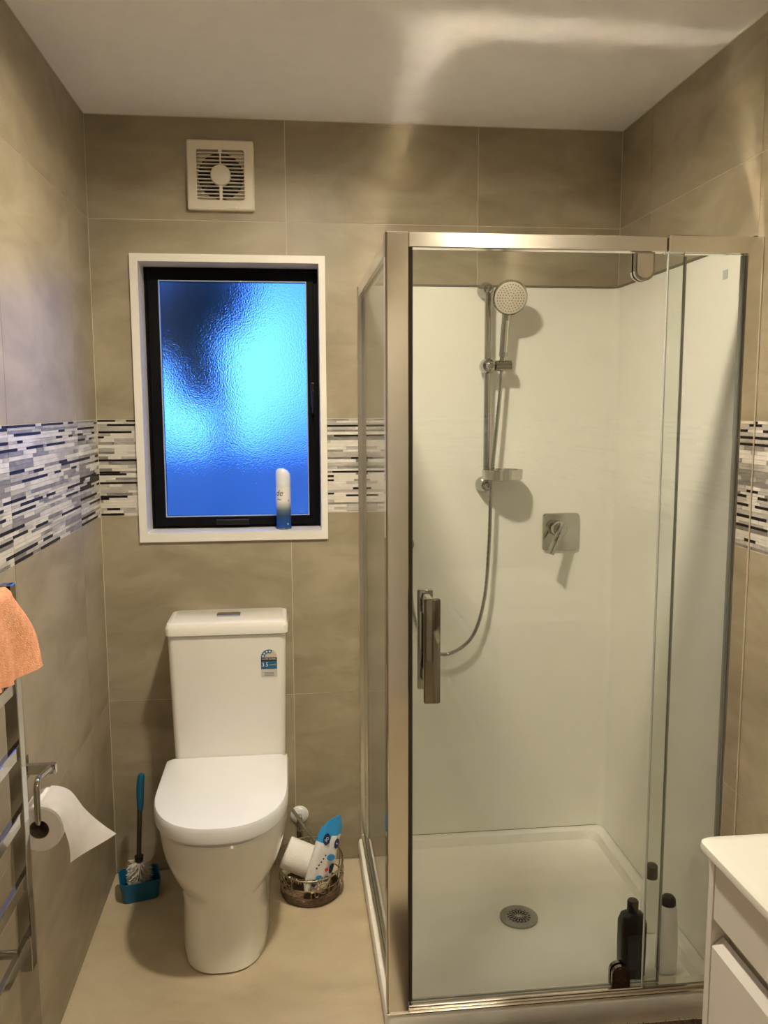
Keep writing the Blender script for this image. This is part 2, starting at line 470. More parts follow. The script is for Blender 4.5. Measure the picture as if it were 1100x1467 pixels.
# ------------------------------------------------------------------ window
win = bpy.data.objects.new('window_1', None); COL.objects.link(win); win.location = (.413, 0, 1.1); WL[win] = Vector((.413, 0, 1.1)); win['kind'] = 'structure'
x0, x1, z0, z1 = WIN
ox0, ox1, oz0, oz1 = .117, .708, 1.1, 1.985
ix0, ix1, iz0, iz1 = .141, .688, 1.128, 1.962
def ring_box(mb, o, i, y0, y1, bev=0):
    mb.box(o[0], i[0], y0, y1, o[2], o[3], bev, 1); mb.box(i[1], o[1], y0, y1, o[2], o[3], bev, 1)
    mb.box(i[0], i[1], y0, y1, o[2], i[2], bev, 1); mb.box(i[0], i[1], y0, y1, i[3], o[3], bev, 1)
    return mb
obj('architrave', ring_box(MB(), (ox0, ox1, oz0, oz1), (ix0, ix1, iz0, iz1), -.008, -.0005), WHITE_PAINT, win)
obj('reveal_lining', ring_box(MB(), (x0, x1, z0, z1), (ix0, ix1, iz0, iz1), 0, .102), WHITE_PAINT, win)
obj('outer_frame', ring_box(MB(), (x0, x1, z0, z1), (ix0+.017, ix1-.02, iz0+.014, iz1-.017), .102, .15, .001), BLACKF, win)
sash = obj('sash', ring_box(MB(), (ix0+.012, ix1-.015, iz0+.01, iz1-.012), (.188, .650, 1.168, 1.919), .09, .128, .0015), BLACKF, win)
obj('pane', MB().box(.184, .654, .108, .114, 1.164, 1.923), OBSC, sash)
obj('glazing_bead', ring_box(MB(), (.1865, .6515, 1.1665, 1.9205), (.1895, .6485, 1.1695, 1.9175), .0885, .1, 0), M('white_bead', (.35, .42, .5), .4), sash)
h_ = MB().box(.661, .674, .074, .092, 1.52, 1.60, .003)
h_.box(.664, .672, .060, .078, 1.50, 1.575, .003)
obj('latch', h_, BLACKP, sash)
obj('stay_cover', MB().box(.345, .455, .078, .092, 1.140, 1.158, .003), BLACKP, sash)
tb = text_bm('-:: -:', .010, lambda x, y: (.628+x, .1075, 1.178+y))
obj('etched_mark', tb, M('etched_glass_mark', (.75, .8, .85), .8), sash, fix=False)

# ------------------------------------------------------------------ outside, seen dimly through the obscure glass
gr = MB().box(-30, 30, .6, 40, -.62, -.6); g_ = obj('ground_outside', gr, LAWN); g_['kind'] = 'structure'
tag(g_, 'dim lawn outside behind the frosted window', 'lawn')
fe = thing('garden_fence', 'blurred pale garden fence low behind the frosted window', 'fence', (0, 5.2, -.6))
for i in range(18):
    obj('fence_board', MB().box(-2.7+i*.3, -2.7+i*.3+.29, 5.2, 5.225, -.6, 1.12+.01*math.sin(i*2.3), .004, 1), CONC, fe)
obj('fence_rail', MB().box(-2.7, 2.7, 5.225, 5.27, .75, .83), CONC, fe)
def tree(name, label, base, hgt, blobs, seed):
    t = thing(name, label, 'tree', base)
    r = random.Random(seed); bx, by, bz = base
    obj('trunk', MB().tube(catmull([(bx, by, bz), (bx+.05, by, bz+hgt*.4), (bx-.04, by, bz+hgt*.75), (bx+.03, by, bz+hgt)], 5), [.16-.006*i for i in range(16)], 8), BARK, t, smooth=True)
    mb = MB(); bm = mb.bm
    for (cx, cy, cz, rad) in blobs:
        for k in range(420):
            d = Vector((r.gauss(0, 1), r.gauss(0, 1), r.gauss(0, 1))).normalized()*rad*(r.random()**.4)
            p = Vector((cx, cy, cz))+d
            a = Vector((r.gauss(0, 1), r.gauss(0, 1), r.gauss(0, 1))).normalized()*.09
            b = Vector((r.gauss(0, 1), r.gauss(0, 1), r.gauss(0, 1))).normalized()*.06
            bm.faces.new([bm.verts.new(p-a), bm.verts.new(p+b), bm.verts.new(p+a), bm.verts.new(p-b)])
    o = obj('foliage', mb, LEAF, t, fix=False); o['kind'] = 'stuff'
tree('garden_tree', 'dark blurred tree at the upper left of the frosted window', (-.35, 9, -.6), 4.2,
     [(-.30, 9, 2.95, .5), (-.62, 9, 1.9, .38), (-.75, 9, 2.3, .45), (-.75, 9, 2.7, .55), (-.38, 9, 3.2, .6), (-.45, 9, 2.75, .4), (-1.2, 9, 3.3, .8), (-.6, 9, 2.2, .35), (-.9, 9, 4.0, .8), (-1.5, 9, 2.6, .6)], 3)

# ------------------------------------------------------------------ ceiling lamp (above the top edge of the picture)
for (LAMP, pw), lab in zip(LAMPS, ('small round white ceiling lamp between toilet and shower', 'small round white ceiling lamp near the bathroom door')):
    la = thing('ceiling_lamp', lab, 'lamp', (*LAMP, H), 'ceiling lamps')
    obj('trim_ring', MB().lathe([(.056, H-.0005), (.066, H-.0005), (.066, H-.018), (.062, H-.022), (.057, H-.020), (.056, H-.0005)], (*LAMP, 0), 36, None, False, False), WHITE_PAINT, la, smooth=True)
    obj('diffuser', MB().lathe([(.0555, H-.002), (.0555, H-.009), (.03, H-.011), (.002, H-.0115)], (*LAMP, 0), 28), emis('lamp_diffuser', LAMP_COLOR, pw), la, smooth=True)

# ------------------------------------------------------------------ extractor fan
fx0, fx1, fz0, fz1 = .298, .497, 2.113, 2.315
fcx, fcz = (fx0+fx1)/2, (fz0+fz1)/2
fan = thing('extractor_fan', 'square white extractor fan with slatted grille above the window', 'fan', (fcx, 0, fz0))
g0, g1, gz0, gz1 = fx0+.029, fx1-.029, fz0+.028, fz1-.028
fr = MB()
# hollow square frame with rounded inside
def frame_loft(mb, outer, inner, y_back, y_front, r_o, r_i, chamf=.004):
    o = rrect(*outer, r_o); i_ = rrect(*inner, r_i)
    o2 = rrect(outer[0]+chamf, outer[1]-chamf, outer[2]+chamf, outer[3]-chamf, r_o)
    mb.loft([[(x, y_back, zz) for x, zz in o], [(x, y_front+chamf, zz) for x, zz in o], [(x, y_front, zz) for x, zz in o2],
             [(x, y_front, zz) for x, zz in i_], [(x, y_back, zz) for x, zz in i_]], False, False)
frame_loft(fr, (fx0, fx1, fz0, fz1), (g0, g1, gz0, gz1), 0, -.024, .006, .008)
obj('frame', fr, PLASTIC, fan)
obj('housing', MB().box(g0-.004, g1+.004, -.004, -.001, gz0-.004, gz1+.004), PLASTIC, fan)
duct = MB().lathe([(.068, -.0045), (.068, -.0055)], (fcx, 0, fcz), 36, Matrix(((1, 0, 0), (0, 0, 1), (0, 1, 0))))
obj('duct_opening', duct, BLACKP, fan)
for k in range(6):
    a = 2*PI*k/6+.4
    bl = MB(); pts = []
    for t in range(6):
        r = .022+.043*t/5
        aw = .30
        pts.append((r, a-aw/2)); 
    poly = [(fcx+r*math.cos(an), fcz+r*math.sin(an)) for r, an in pts]+[(fcx+r*math.cos(an+.42), fcz+r*math.sin(an+.42)) for r, an in reversed(pts)]
    bl.prism(poly, 'y', -.0085, -.0065)
    obj('blade', bl, DARKG, fan)
ns = 13
for k in range(ns):
    zc = gz0+(gz1-gz0)*(k+.8)/(ns+.6)
    obj('slat', MB().box(g0-.002, g1+.002, -.021, -.010, zc-.0013, zc+.0013), PLASTIC, fan)
obj('grille_strut', MB().box(fcx-.006, fcx+.006, -.023, -.011, gz1-.010, gz1+.002).box(fcx-.002, fcx+.002, -.0225, -.011, fcz, gz1), PLASTIC, fan)
obj('grille_strut', MB().box(fcx-.0045, fcx+.0045, -.0225, -.011, gz0-.002, fcz), PLASTIC, fan)
obj('hub_cap', MB().lathe([(.0305, .010), (.0305, .022), (.028, .0255), (.012, .0275), (.001, .028)], (fcx, 0, fcz), 32, Matrix(((1, 0, 0), (0, 0, -1), (0, 1, 0)))), PLASTIC, fan, smooth=True)
obj('indicator_light', MB().lathe([(.0035, .022), (.003, .0255), (.001, .0262)], (fcx+.045, -.0, fz0+.006), 12, Matrix(((1, 0, 0), (0, 0, -1), (0, 1, 0)))), WHITEP, fan, smooth=True)

# ------------------------------------------------------------------ aerosol can on the sill
cx, cy, cz = .567, .048, iz0
can = thing('aerosol_can', 'white and blue aerosol air freshener can on the window sill', 'spray can', (cx, cy, cz))
cb = MB().lathe([(.0225, 0), (.0245, .0015), (.0245, .005), (.024, .007), (.024, .135), (.0225, .142)], (cx, cy, cz), 32)
CANM = M('can_print', (.8, .8, .8), .25)
nt = CANM.node_tree; g = nt.nodes.new('ShaderNodeNewGeometry'); s = nt.nodes.new('ShaderNodeSeparateXYZ'); nt.links.new(g.outputs['Position'], s.inputs[0])
mr = nt.nodes.new('ShaderNodeMapRange'); mr.inputs['From Min'].default_value = cz; mr.inputs['From Max'].default_value = cz+.15
nt.links.new(s.outputs['Z'], mr.inputs['Value'])
rp = nt.nodes.new('ShaderNodeValToRGB'); nt.links.new(mr.outputs[0], rp.inputs['Fac']); nt.links.new(rp.outputs['Color'], nt.nodes['Principled BSDF'].inputs['Base Color'])
e = rp.color_ramp.elements; e[0].position = .05; e[0].color = (.01, .07, .32, 1); e[1].position = .62; e[1].color = (.78, .76, .72, 1)
q = e.new(.3); q.color = (.015, .06, .16, 1); q = e.new(.42); q.color = (.10, .15, .20, 1); q = e.new(.52); q.color = (.42, .43, .42, 1)
obj('body', cb, CANM, can, smooth=True)
obj('base_rim', MB().lathe([(.0235, 0), (.0252, .0008), (.0252, .0035), (.0246, .0045)], (cx, cy, cz), 32), CHROME, can, smooth=True)
# cap with a slanted right shoulder
rings = []
for t, (r, zz) in enumerate([(.0238, .140), (.0242, .155), (.0242, .178), (.0225, .190), (.016, .197), (.004, .198)]):
    ring = []
    for i in range(28):
        a = 2*PI*i/28; x = r*math.cos(a); y = r*math.sin(a); z_ = zz
        if x > 0 and t >= 2: z_ = zz-.012*(x/.0242)
        ring.append((cx+x, cy+y, cz+z_))
    rings.append(ring)
obj('cap', MB().loft(rings), SEATM, can, smooth=True)
def wrap(cx, cy, z, r, a0):
    return lambda x, y: (cx+r*math.sin(a0+x/r), cy-r*math.cos(a0+x/r), z+y)
obj('lettering', text_bm('de', .027, wrap(cx, cy, cz+.118, .0243, -.62), shear=.25), NAVY, can, fix=False, label='dark blue script lettering')
obj('swash', text_bm('~', .03, wrap(cx, cy, cz+.099, .0243, -.62)), NAVY, can, fix=False)
obj('side_print', text_bm('o', .014, wrap(cx, cy, cz+.095, .0243, .75)), NAVY, can, fix=False)
obj('barcode_panel', text_bm('III', .008, wrap(cx, cy, cz+.018, .0243, .6)), WHITEP, can, fix=False)

# ------------------------------------------------------------------ toilet
TX = .385
toi = thing('toilet', 'white close-coupled toilet with closed lid below the window', 'toilet', (TX, -.3, 0))
def dshape(hw, yf, yb, zz, n=28, straight=.45, p=2.3, xc=TX, rb=.02):
    """D outline: back straight at yb, front rounded reaching yf"""
    ys = yb-(yb-yf)*straight
    out = []
    for i in range(n+1):
        t = PI*i/n
        c, s_ = math.cos(t), math.sin(t)
        x = hw*math.copysign(abs(c)**(2/p), c); y = ys-(ys-yf)*abs(s_)**(2/p)
        out.append((xc+x, y, zz))
    out.append((xc-hw, yb-rb, zz)); out.append((xc-hw+rb, yb, zz)); out.append((xc+hw-rb, yb, zz)); out.append((xc+hw, yb-rb, zz))
    return out
secs = [(.119, -.548, 0), (.121, -.557, .006), (.121, -.557, .03), (.120, -.552, .10), (.120, -.550, .165), (.122, -.552, .185), (.130, -.560, .202),
        (.145, -.574, .225), (.160, -.590, .258), (.171, -.604, .295), (.178, -.614, .335), (.181, -.621, .37), (.182, -.624, .392), (.179, -.620, .398)]
obj('pan', MB().loft([dshape(hw, yf, -.02, zz, straight=.56 if zz < .19 else .5, p=2.7 if zz < .19 else 2.3) for hw, yf, zz in secs]), CERAMIC, toi, smooth=True)
seat = [(.168, -.608, .3985), (.172, -.616, .400), (.173, -.618, .404), (.172, -.616, .4085)]
obj('seat', MB().loft([dshape(hw, yf, -.19, zz, straight=.47, rb=.01) for hw, yf, zz in seat]), SEATM, toi, smooth=True)
lid = [(.179, -.626, .4105), (.1835, -.632, .4135), (.185, -.634, .444), (.181, -.629, .454), (.174, -.62, .4565)]
ld = obj('seat_lid', MB().loft([dshape(hw, yf, -.178, zz, straight=.47, rb=.012) for hw, yf, zz in lid]), SEATM, toi, smooth=True)
for s_ in (-1, 1):
    obj('hinge', MB().cyl((TX+s_*.075-.012, -.188, .43), (TX+s_*.075+.012, -.188, .43), .011, n=16), CHROME, ld, smooth=True)
CX = .393
def rr3(x0, x1, y0, y1, r, z): return [(x, y, z) for x, y in rrect(x0, x1, y0, y1, r)]
obj('cistern', MB().loft([rr3(CX-.165, CX+.165, -.172, -.01, .02, .39), rr3(CX-.168, CX+.168, -.175, -.008, .02, .42), rr3(CX-.178, CX+.176, -.185, -.004, .02, .838)]), CERAMIC, toi, smooth=True)
obj('cistern_lid', MB().loft([rr3(CX-.179, CX+.178, -.187, -.003, .018, .840), rr3(CX-.183, CX+.182, -.192, -.002, .02, .843), rr3(CX-.184, CX+.183, -.193, -.002, .02, .866),
                              rr3(CX-.179, CX+.178, -.187, -.006, .02, .877), rr3(CX-.170, CX+.169, -.176, -.014, .02, .8805)]), CERAMIC, toi, smooth=True)
bt = obj('flush_button', MB().loft([rr3(CX-.036, CX+.036, -.113, -.077, .006, .879), rr3(CX-.036, CX+.036, -.113, -.077, .006, .8845), rr3(CX-.034, CX+.034, -.111, -.079, .006, .886)]), CHROME, toi, smooth=True)
obj('button_split', MB().box(CX-.0008, CX+.0008, -.111, -.079, .8858, .8866), BLACKP, bt)
# rating sticker on the cistern front; the front leans slightly, so the sticker follows it
def cfront(x, z):
    t = (z-.42)/(.838-.42)
    return (x, -.175-.010*t-.0008, z)
sx0, sx1, sz0, sz1 = .492, .541, .705, .792
def patch(poly, off=0.0):
    mb = MB(); bm = mb.bm
    f = [Vector(cfront(x, z))+Vector((0, -off, 0)) for x, z in poly]
    b_ = [v+Vector((0, .0006, 0)) for v in f]
    return mb.loft([b_, f])
scx = (sx0+sx1)/2; sr = (sx1-sx0)/2; sza = sz1-sr
arch = [(scx+sr*math.cos(PI*i/16), sza+sr*math.sin(PI*i/16)) for i in range(17)]
stk = obj('rating_sticker', patch(arch+[(sx0, sz0), (sx1, sz0)]), M('sticker_paper', (.58, .58, .55), .5), toi, label='blue white and black rating sticker')
a0, a1 = math.radians(62), math.radians(180)
def arc_poly(r0, r1, a0, a1, n=14):
    return [(scx+r1*math.cos(a0+(a1-a0)*i/n), sza+r1*math.sin(a0+(a1-a0)*i/n)) for i in range(n+1)]+[(scx+r0*math.cos(a1-(a1-a0)*i/n), sza+r0*math.sin(a1-(a1-a0)*i/n)) for i in range(n+1)]
obj('star_arc', patch(arc_poly(sr*.5, sr*.98, a0, a1), .0003), STBLUE, stk)
obj('cream_fan', patch(arc_poly(.001, sr*.48, 0, PI), .0003), M('sticker_cream', (.62, .56, .44), .5), stk)
obj('cream_fan', patch(arc_poly(sr*.5, sr*.95, 0, a0-.05), .0003), M('sticker_cream_2', (.62, .56, .44), .5), stk)
for k in range(4):
    a = math.radians(168-29*k); r_ = sr*.74; sc = (scx+r_*math.cos(a), sza+r_*math.sin(a))
    obj('star', patch([(sc[0]+(.0042 if i % 2 == 0 else .0018)*math.cos(PI/2+i*PI/5), sc[1]+(.0042 if i % 2 == 0 else .0018)*math.sin(PI/2+i*PI/5)) for i in range(10)], .0006), WHITEP, stk)
obj('black_band', patch([(sx0+.0005, sza-.001), (sx1-.0005, sza-.001), (sx1-.0005, sza-.013), (sx0+.0005, sza-.013)], .0003), BLACKPR, stk)
obj('blue_band', patch([(sx0+.0005, sza-.013), (sx1-.0005, sza-.013), (sx1-.0005, sza-.037), (sx0+.0005, sza-.037)], .0003), STBLUE, stk)
def ctext(s_, size, x, z, mat, name):
    obj(name, text_bm(s_, size, lambda u, v: tuple(Vector(cfront(x+u, z+v))+Vector((0, -.0009, 0)))), mat, stk, fix=False)
ctext('WATER RATING', .0058, scx, sza-.006, WHITEP, 'lettering')
ctext('3.5', .017, sx0+.0125, sza-.0235, WHITEP, 'lettering')
obj('fine_print', patch([(sx0+.026, sza-.0235), (sx1-.004, sza-.0235), (sx1-.004, sza-.0255), (sx0+.026, sza-.0255)], .0005), GREYP, stk)
for zq in (.0045, .0085, .0125): obj('fine_print', patch([(sx0+.010, sz0+zq), (sx1-.010, sz0+zq), (sx1-.010, sz0+zq+.0016), (sx0+.010, sz0+zq+.0016)], .0003), M('fine_print_grey', (.2, .2, .18), .5), stk)
obj('fixing_cap', MB().lathe([(.006, 0), (.006, .003), (.003, .006), (.0005, .0065)], (TX+.112, -.38, .078), 12, Matrix(((0, 0, 1), (0, 1, 0), (-1, 0, 0)))), CHROME, toi, smooth=True)

# water supply
sup = thing('water_supply_hose', 'braided supply hose and stop valve with white wall disc beside the toilet', 'pipe', (.60, 0, .16))
obj('wall_disc', MB().lathe([(.030, .0), (.030, .004), (.022, .010), (.012, .012)], (.602, 0, .168), 28, Matrix(((1, 0, 0), (0, 0, -1), (0, 1, 0)))), SEATM, sup, smooth=True)
obj('stop_valve', MB().cyl((.602, -.008, .168), (.602, -.05, .168), .008, n=16).cyl((.602, -.045, .178), (.602, -.045, .118), .009, n=16).cyl((.602, -.045, .132), (.602, -.045, .098), .011, n=6), CHROME, sup, smooth=True)
obj('braided_hose', MB().tube(catmull([(.53, -.09, .41), (.535, -.09, .33), (.562, -.095, .262), (.625, -.1, .162), (.672, -.1, .085), (.668, -.08, .045), (.63, -.055, .04), (.604, -.046, .07), (.602, -.045, .10)], 8), .0055, 12), noise_col(M('braided_steel', (.42, .38, .31), .3, .9), (.28, .25, .2), (.52, .48, .4), 500), sup, smooth=True)

# ------------------------------------------------------------------ toilet brush and holder
bh = thing('brush_holder', 'blue plastic toilet brush holder on the floor in the corner', 'brush holder', (.098, -.135, 0))
rot = Matrix.Rotation(math.radians(14), 3, 'Z')
def rrot(pts): return [tuple(rot @ (Vector(p)-Vector((.098, -.135, 0)))+Vector((.098, -.135, 0))) for p in pts]
def rrh(hx, hy, r, z): return rrot(rr3(.098-hx, .098+hx, -.135-hy, -.135+hy, r, z))
obj('body', MB().loft([rrh(.050, .042, .012, .0), rrh(.054, .046, .014, .004), rrh(.062, .053, .016, .064), rrh(.058, .049, .014, .0645), rrh(.051, .042, .012, .012)]), BLUE, bh, smooth=True)
br = thing('toilet_brush', 'toilet brush with blue grip and white bristles standing in its holder', 'brush', (.095, -.13, .014))
ax = catmull([(.097, -.13, .018), (.098, -.13, .12), (.105, -.128, .26), (.107, -.126, .29)], 6)
obj('stem', MB().tube(ax, [.0075]*len(ax), 12), BROWNP, br, smooth=True)
gp = [(.107, -.126, .275), (.108, -.126, .30), (.109, -.125, .34), (.112, -.125, .372), (.115, -.125, .388), (.116, -.125, .392)]
obj('grip', MB().tube(catmull(gp, 4), [.0085+.0035*math.sin(PI*min(1, i/17)) if i < 18 else .0085-.0022*(i-17) for i in range(21)], 14), BLUE, br, smooth=True)
obj('ferrule', MB().lathe([(.006, .122), (.014, .124), (.013, .112), (.008, .098)], (.098, -.13, 0), 16), BLACKP, br, smooth=True)
bb = MB(); r = random.Random(2)
for k in range(520):
    a = r.random()*2*PI; zz = r.uniform(.02, .112); tilt = r.uniform(-.012, .010)
    ln = .040*(1-.25*((zz-.066)/.05)**2)*r.uniform(.9, 1.05)
    c_ = Vector((.098, -.13, zz)); d = Vector((math.cos(a)*ln, math.sin(a)*ln, tilt-.008))
    w_ = Vector((-math.sin(a), math.cos(a), 0))*.0009; u_ = Vector((0, 0, .0009))
    bm = bb.bm
    v = [bm.verts.new(c_+w_), bm.verts.new(c_-w_*.5+u_), bm.verts.new(c_-w_*.5-u_)]
    t = [bm.verts.new(c_+d+w_), bm.verts.new(c_+d-w_*.5+u_), bm.verts.new(c_+d-w_*.5-u_)]
    for i in range(3): bm.faces.new((v[i], v[(i+1) % 3], t[(i+1) % 3], t[i]))
    bm.faces.new(t)
o = obj('bristles', bb, BRIST, br); o['kind'] = 'stuff'

# ------------------------------------------------------------------ wire basket and what is in it
BX, BY = .632, -.185
bk = thing('wire_basket', 'round bronze wire basket with brown base beside the toilet', 'basket', (BX, BY, 0))
obj('base', MB().lathe([(.082, .0), (.090, .003), (.094, .012), (.094, .026), (.090, .030), (.086, .026), (.084, .010), (.002, .008)], (BX, BY, 0), 40), WICKER, bk, smooth=True)
def circ(r, z, n=48, dz=0): return [(BX+r*math.cos(2*PI*i/n), BY+r*math.sin(2*PI*i/n), z+dz*math.sin(2*PI*i/n)) for i in range(n)]
obj('rim', MB().tube(circ(.103, .110, dz=.018), .0030, 8, closed=True), WIRE, bk, smooth=True)
obj('hoop', MB().tube(circ(.097, .058), .0017, 6, closed=True), WIRE, bk, smooth=True)
for k in range(10):
    a = 2*PI*(k+.5)/10
    obj('upright_wire', MB().tube([(BX+.091*math.cos(a), BY+.091*math.sin(a), .03), (BX+.098*math.cos(a), BY+.098*math.sin(a), .07), (BX+.103*math.cos(a), BY+.103*math.sin(a), .110+.018*math.sin(a))], .0016, 6), WIRE, bk, smooth=True)
cl = []
for i in range(150):
    a = math.radians(232+66*i/150); ph = 2*PI*i/10
    cl.append((BX+(.103+.007*math.cos(ph))*math.cos(a), BY+(.103+.007*math.cos(ph))*math.sin(a), .110+.018*math.sin(a)+.007*math.sin(ph)))
obj('coil', MB().tube(cl, .0011, 5), WIRE, bk, smooth=True)
def on_wall(a, z, r=.1045): return (BX+r*math.cos(a), BY+r*math.sin(a), z)
for fa, fz in ((math.radians(282), .070), (math.radians(222), .076), (math.radians(340), .078), (math.radians(100), .085)):
    fl = MB()
    for p_ in range(6):
        th = 2*PI*p_/6+.3
        loop = []
        for i in range(14):
            t = 2*PI*i/14
            rr = .0165+.0115*math.cos(t); ww = .0065*math.sin(t)
            u = rr*math.cos(th)-ww*math.sin(th); v = rr*math.sin(th)+ww*math.cos(th)
            loop.append(on_wall(fa+u/.1, fz+v))
        fl.tube(loop, .0011, 5, closed=True)
    fl.tube([on_wall(fa+.0055*math.cos(2*PI*i/12)/.1, fz+.0055*math.sin(2*PI*i/12)) for i in range(12)], .0016, 5, closed=True)
    obj('wire_flower', fl, WIRE, bk, smooth=True)

def paper_roll(name, label, c, axis, r, ln, rc, cat='toilet roll'):
    t = thing(name, label, cat, tuple(Vector(c)-Vector((0, 0, r))))
    ax = Vector(axis).normalized()
    m = ax.to_track_quat('Z', 'Y').to_matrix()
    obj('paper', MB().lathe([(rc, -ln/2), (r-.003, -ln/2), (r, -ln/2+.003), (r, ln/2-.003), (r-.003, ln/2), (rc, ln/2), (rc, -ln/2)], c, 40, m, False, False), PAPER, t, smooth=True)
    obj('core', MB().lathe([(rc, -ln/2+.001), (rc, ln/2-.001), (rc-.0015, ln/2-.001), (rc-.0015, -ln/2+.001), (rc, -ln/2+.001)], c, 28, m, False, False), CARD, t, smooth=True)
    return t
paper_roll('toilet_roll', 'spare white toilet roll lying tilted in the wire basket', (.600, -.170, .108), (.88, -.16, -.36), .050, .098, .020)
# wipes packet leaning in the basket
wp = thing('wipes_packet', 'white and blue packet of wipes standing in the wire basket', 'packet', (.66, -.205, .05))
A = Vector((.640, -.238, .030)); B = Vector((.712, -.190, .248)); ax = (B-A); L_ = ax.length; axn = ax.normalized()
side = Vector((.86, .45, 0)); side = (side-axn*side.dot(axn)).normalized(); nrm = axn.cross(side).normalized()
if nrm.y > 0: nrm = -nrm
def pk(u, t, d): return A+axn*(t*L_)+side*u+nrm*d
prof = [(.0, .032, .004), (.02, .037, .012), (.1, .041, .018), (.3, .043, .020), (.5, .043, .020), (.66, .041, .016), (.76, .040, .012), (.86, .038, .007), (.95, .030, .003), (.985, .018, .001)]
rings = []
for t, hw, th in prof:
    ring = []
    for i in range(24):
        a = 2*PI*i/24; c_, s_ = math.cos(a), math.sin(a)
        u = hw*math.copysign(abs(c_)**.7, c_); d = th*math.copysign(abs(s_)**.9, s_)
        d += .0022*math.sin(9*t*3+u*130)+(.004*math.sin(u*170+t*7) if t > .62 else 0)
        tt = t+(.045*math.sin(u*95+.5) if t > .9 else 0)+(.03*(u/.038) if t > .7 else 0)
        ring.append(pk(u, tt, d))
    rings.append(ring)
mb = MB().loft(rings)
mb.bm.faces.ensure_lookup_table()
for f in mb.bm.faces:
    c_ = f.calc_center_median(); t = (c_-A).dot(axn)/L_; u = (c_-A).dot(side)
    if t > .74+.08*math.sin(u*60): f.material_index = 1
wb = obj('pack', mb, [PACK, BLUEP], wp, smooth=True)
def pmark(name, poly, mat, off=.0012):
    """a printed mark that follows the packet face; poly in (u,t)"""
    b = bmesh.new()
    def thick(t):
        for (t0, h0, a0), (t1, h1, a1) in zip(prof[:-1], prof[1:]):
            if t0 <= t <= t1: return a0+(a1-a0)*(t-t0)/(t1-t0), h0+(h1-h0)*(t-t0)/(t1-t0)
        return .003, .03
    def pos(u, t):
        th, hw = thick(t); th += .005
        c_ = max(-1, min(1, abs(u/hw)))**(1/.7); s_ = math.sqrt(max(0, 1-c_*c_))
        return pk(u, t, th*s_**.9+off)
    return b, pos
def pblob(name, u, t, ru, rt, mat, n=14):
    b, pos = pmark(name, None, mat)
    vs = [b.verts.new(pos(u+ru*math.cos(2*PI*i/n), t+rt*math.sin(2*PI*i/n))) for i in range(n)]
    b.faces.new(vs)
    obj(name, b, mat, wb, fix=False)
def ptext(s_, size, u, t, mat, rotd=0, name='lettering'):
    b, pos = pmark(name, None, mat, .0022)
    ca, sa = math.cos(math.radians(rotd)), math.sin(math.radians(rotd))
    bm = text_bm(s_, size, lambda x, y: pos(u+x*ca-y*sa, t+(x*sa+y*ca)/L_))
    obj(name, bm, mat, wb, fix=False)
pblob('round_badge', -.020, .72, .011, .075, NAVY); pblob('round_badge', .020, .68, .010, .065, NAVY)
ptext('SO', .012, -.020, .72, WHITEP, 60); ptext('S', .011, .020, .68, WHITEP, 60)
for kq in range(5): pblob('print_dash', -.029+.0042*kq, .34+.045*kq, .0026, .014, NAVY, 6)
pblob('leaf_print', .010, .50, .016, .045, BLUEP); pblob('leaf_print', .024, .36, .010, .07, NAVY); pblob('red_square', .006, .34, .008, .035, REDP, 4)
pblob('leaf_print', -.012, .22, .012, .04, BLUEP); pblob('leaf_print', -.024, .14, .009, .05, NAVY)
pblob('leaf_print', .016, .22, .010, .04, NAVY)

# ------------------------------------------------------------------ toilet roll holder on the left wall
hd = thing('toilet_roll_holder', 'chrome bent-arm toilet roll holder on the left wall', 'holder', (0, -.86, .70))
HX, HZ = .058, .662
obj('wall_bar', MB().box(.0035, HX+.010, -.868, -.854, .724, .746, .001, 1), CHROME, hd)
obj('wall_plate', MB().box(0, .004, -.888, -.838, .708, .760, .0012, 1), CHROME, hd)
obj('arm', MB().tube([(HX, -.862, .738)]+catmull([(HX, -.935, .750), (HX, -.960, .752), (HX, -.972, .738)], 5)+catmull([(HX, -.974, .70), (HX, -.974, HZ+.012), (HX, -.968, HZ), (HX, -.95, HZ)], 5)+[(HX, -.868, HZ)], .0066, 14), CHROME, hd, smooth=True)
RC = (HX, -.921, HZ-.0135)
ro = paper_roll('toilet_roll', 'white toilet roll hanging on the chrome holder with its end loose', RC, (0, 1, 0), .049, .1, .0205)
# loose sheet: leaves the top of the roll, falls over its right side and flares out
path = [(.0, .0500), (.018, .0475), (.036, .036), (.0475, .017), (.052, -.004), (.056, -.03), (.058, -.055), (.060, -.078)]
far = [(.0, .0500), (.018, .0475), (.038, .037), (.053, .018), (.068, -.004), (.092, -.032), (.115, -.056), (.132, -.070)]
pts0 = catmull([(x, 0, z_) for x, z_ in path], 4); pts1 = catmull([(x, 0, z_) for x, z_ in far], 4)
mb = MB(); rows = []
for i in range(len(pts0)):
    row = []
    for j in range(9):
        t = j/8; x = pts0[i].x*(1-t)+pts1[i].x*t; z_ = pts0[i].z*(1-t)+pts1[i].z*t
        wob = .003*math.sin(t*5+i*.35)*(i/len(pts0))
        row.append(mb.bm.verts.new((RC[0]+x+wob, RC[1]-.05+.1*t, RC[2]+z_+.001)))
    rows.append(row)
for a, b in zip(rows[:-1], rows[1:]):
    for j in range(8): mb.bm.faces.new((a[j], a[j+1], b[j+1], b[j]))
ex = bmesh.ops.solidify(mb.bm, geom=list(mb.bm.faces), thickness=.0006)
obj('loose_sheet', mb, PAPER, ro, smooth=True)

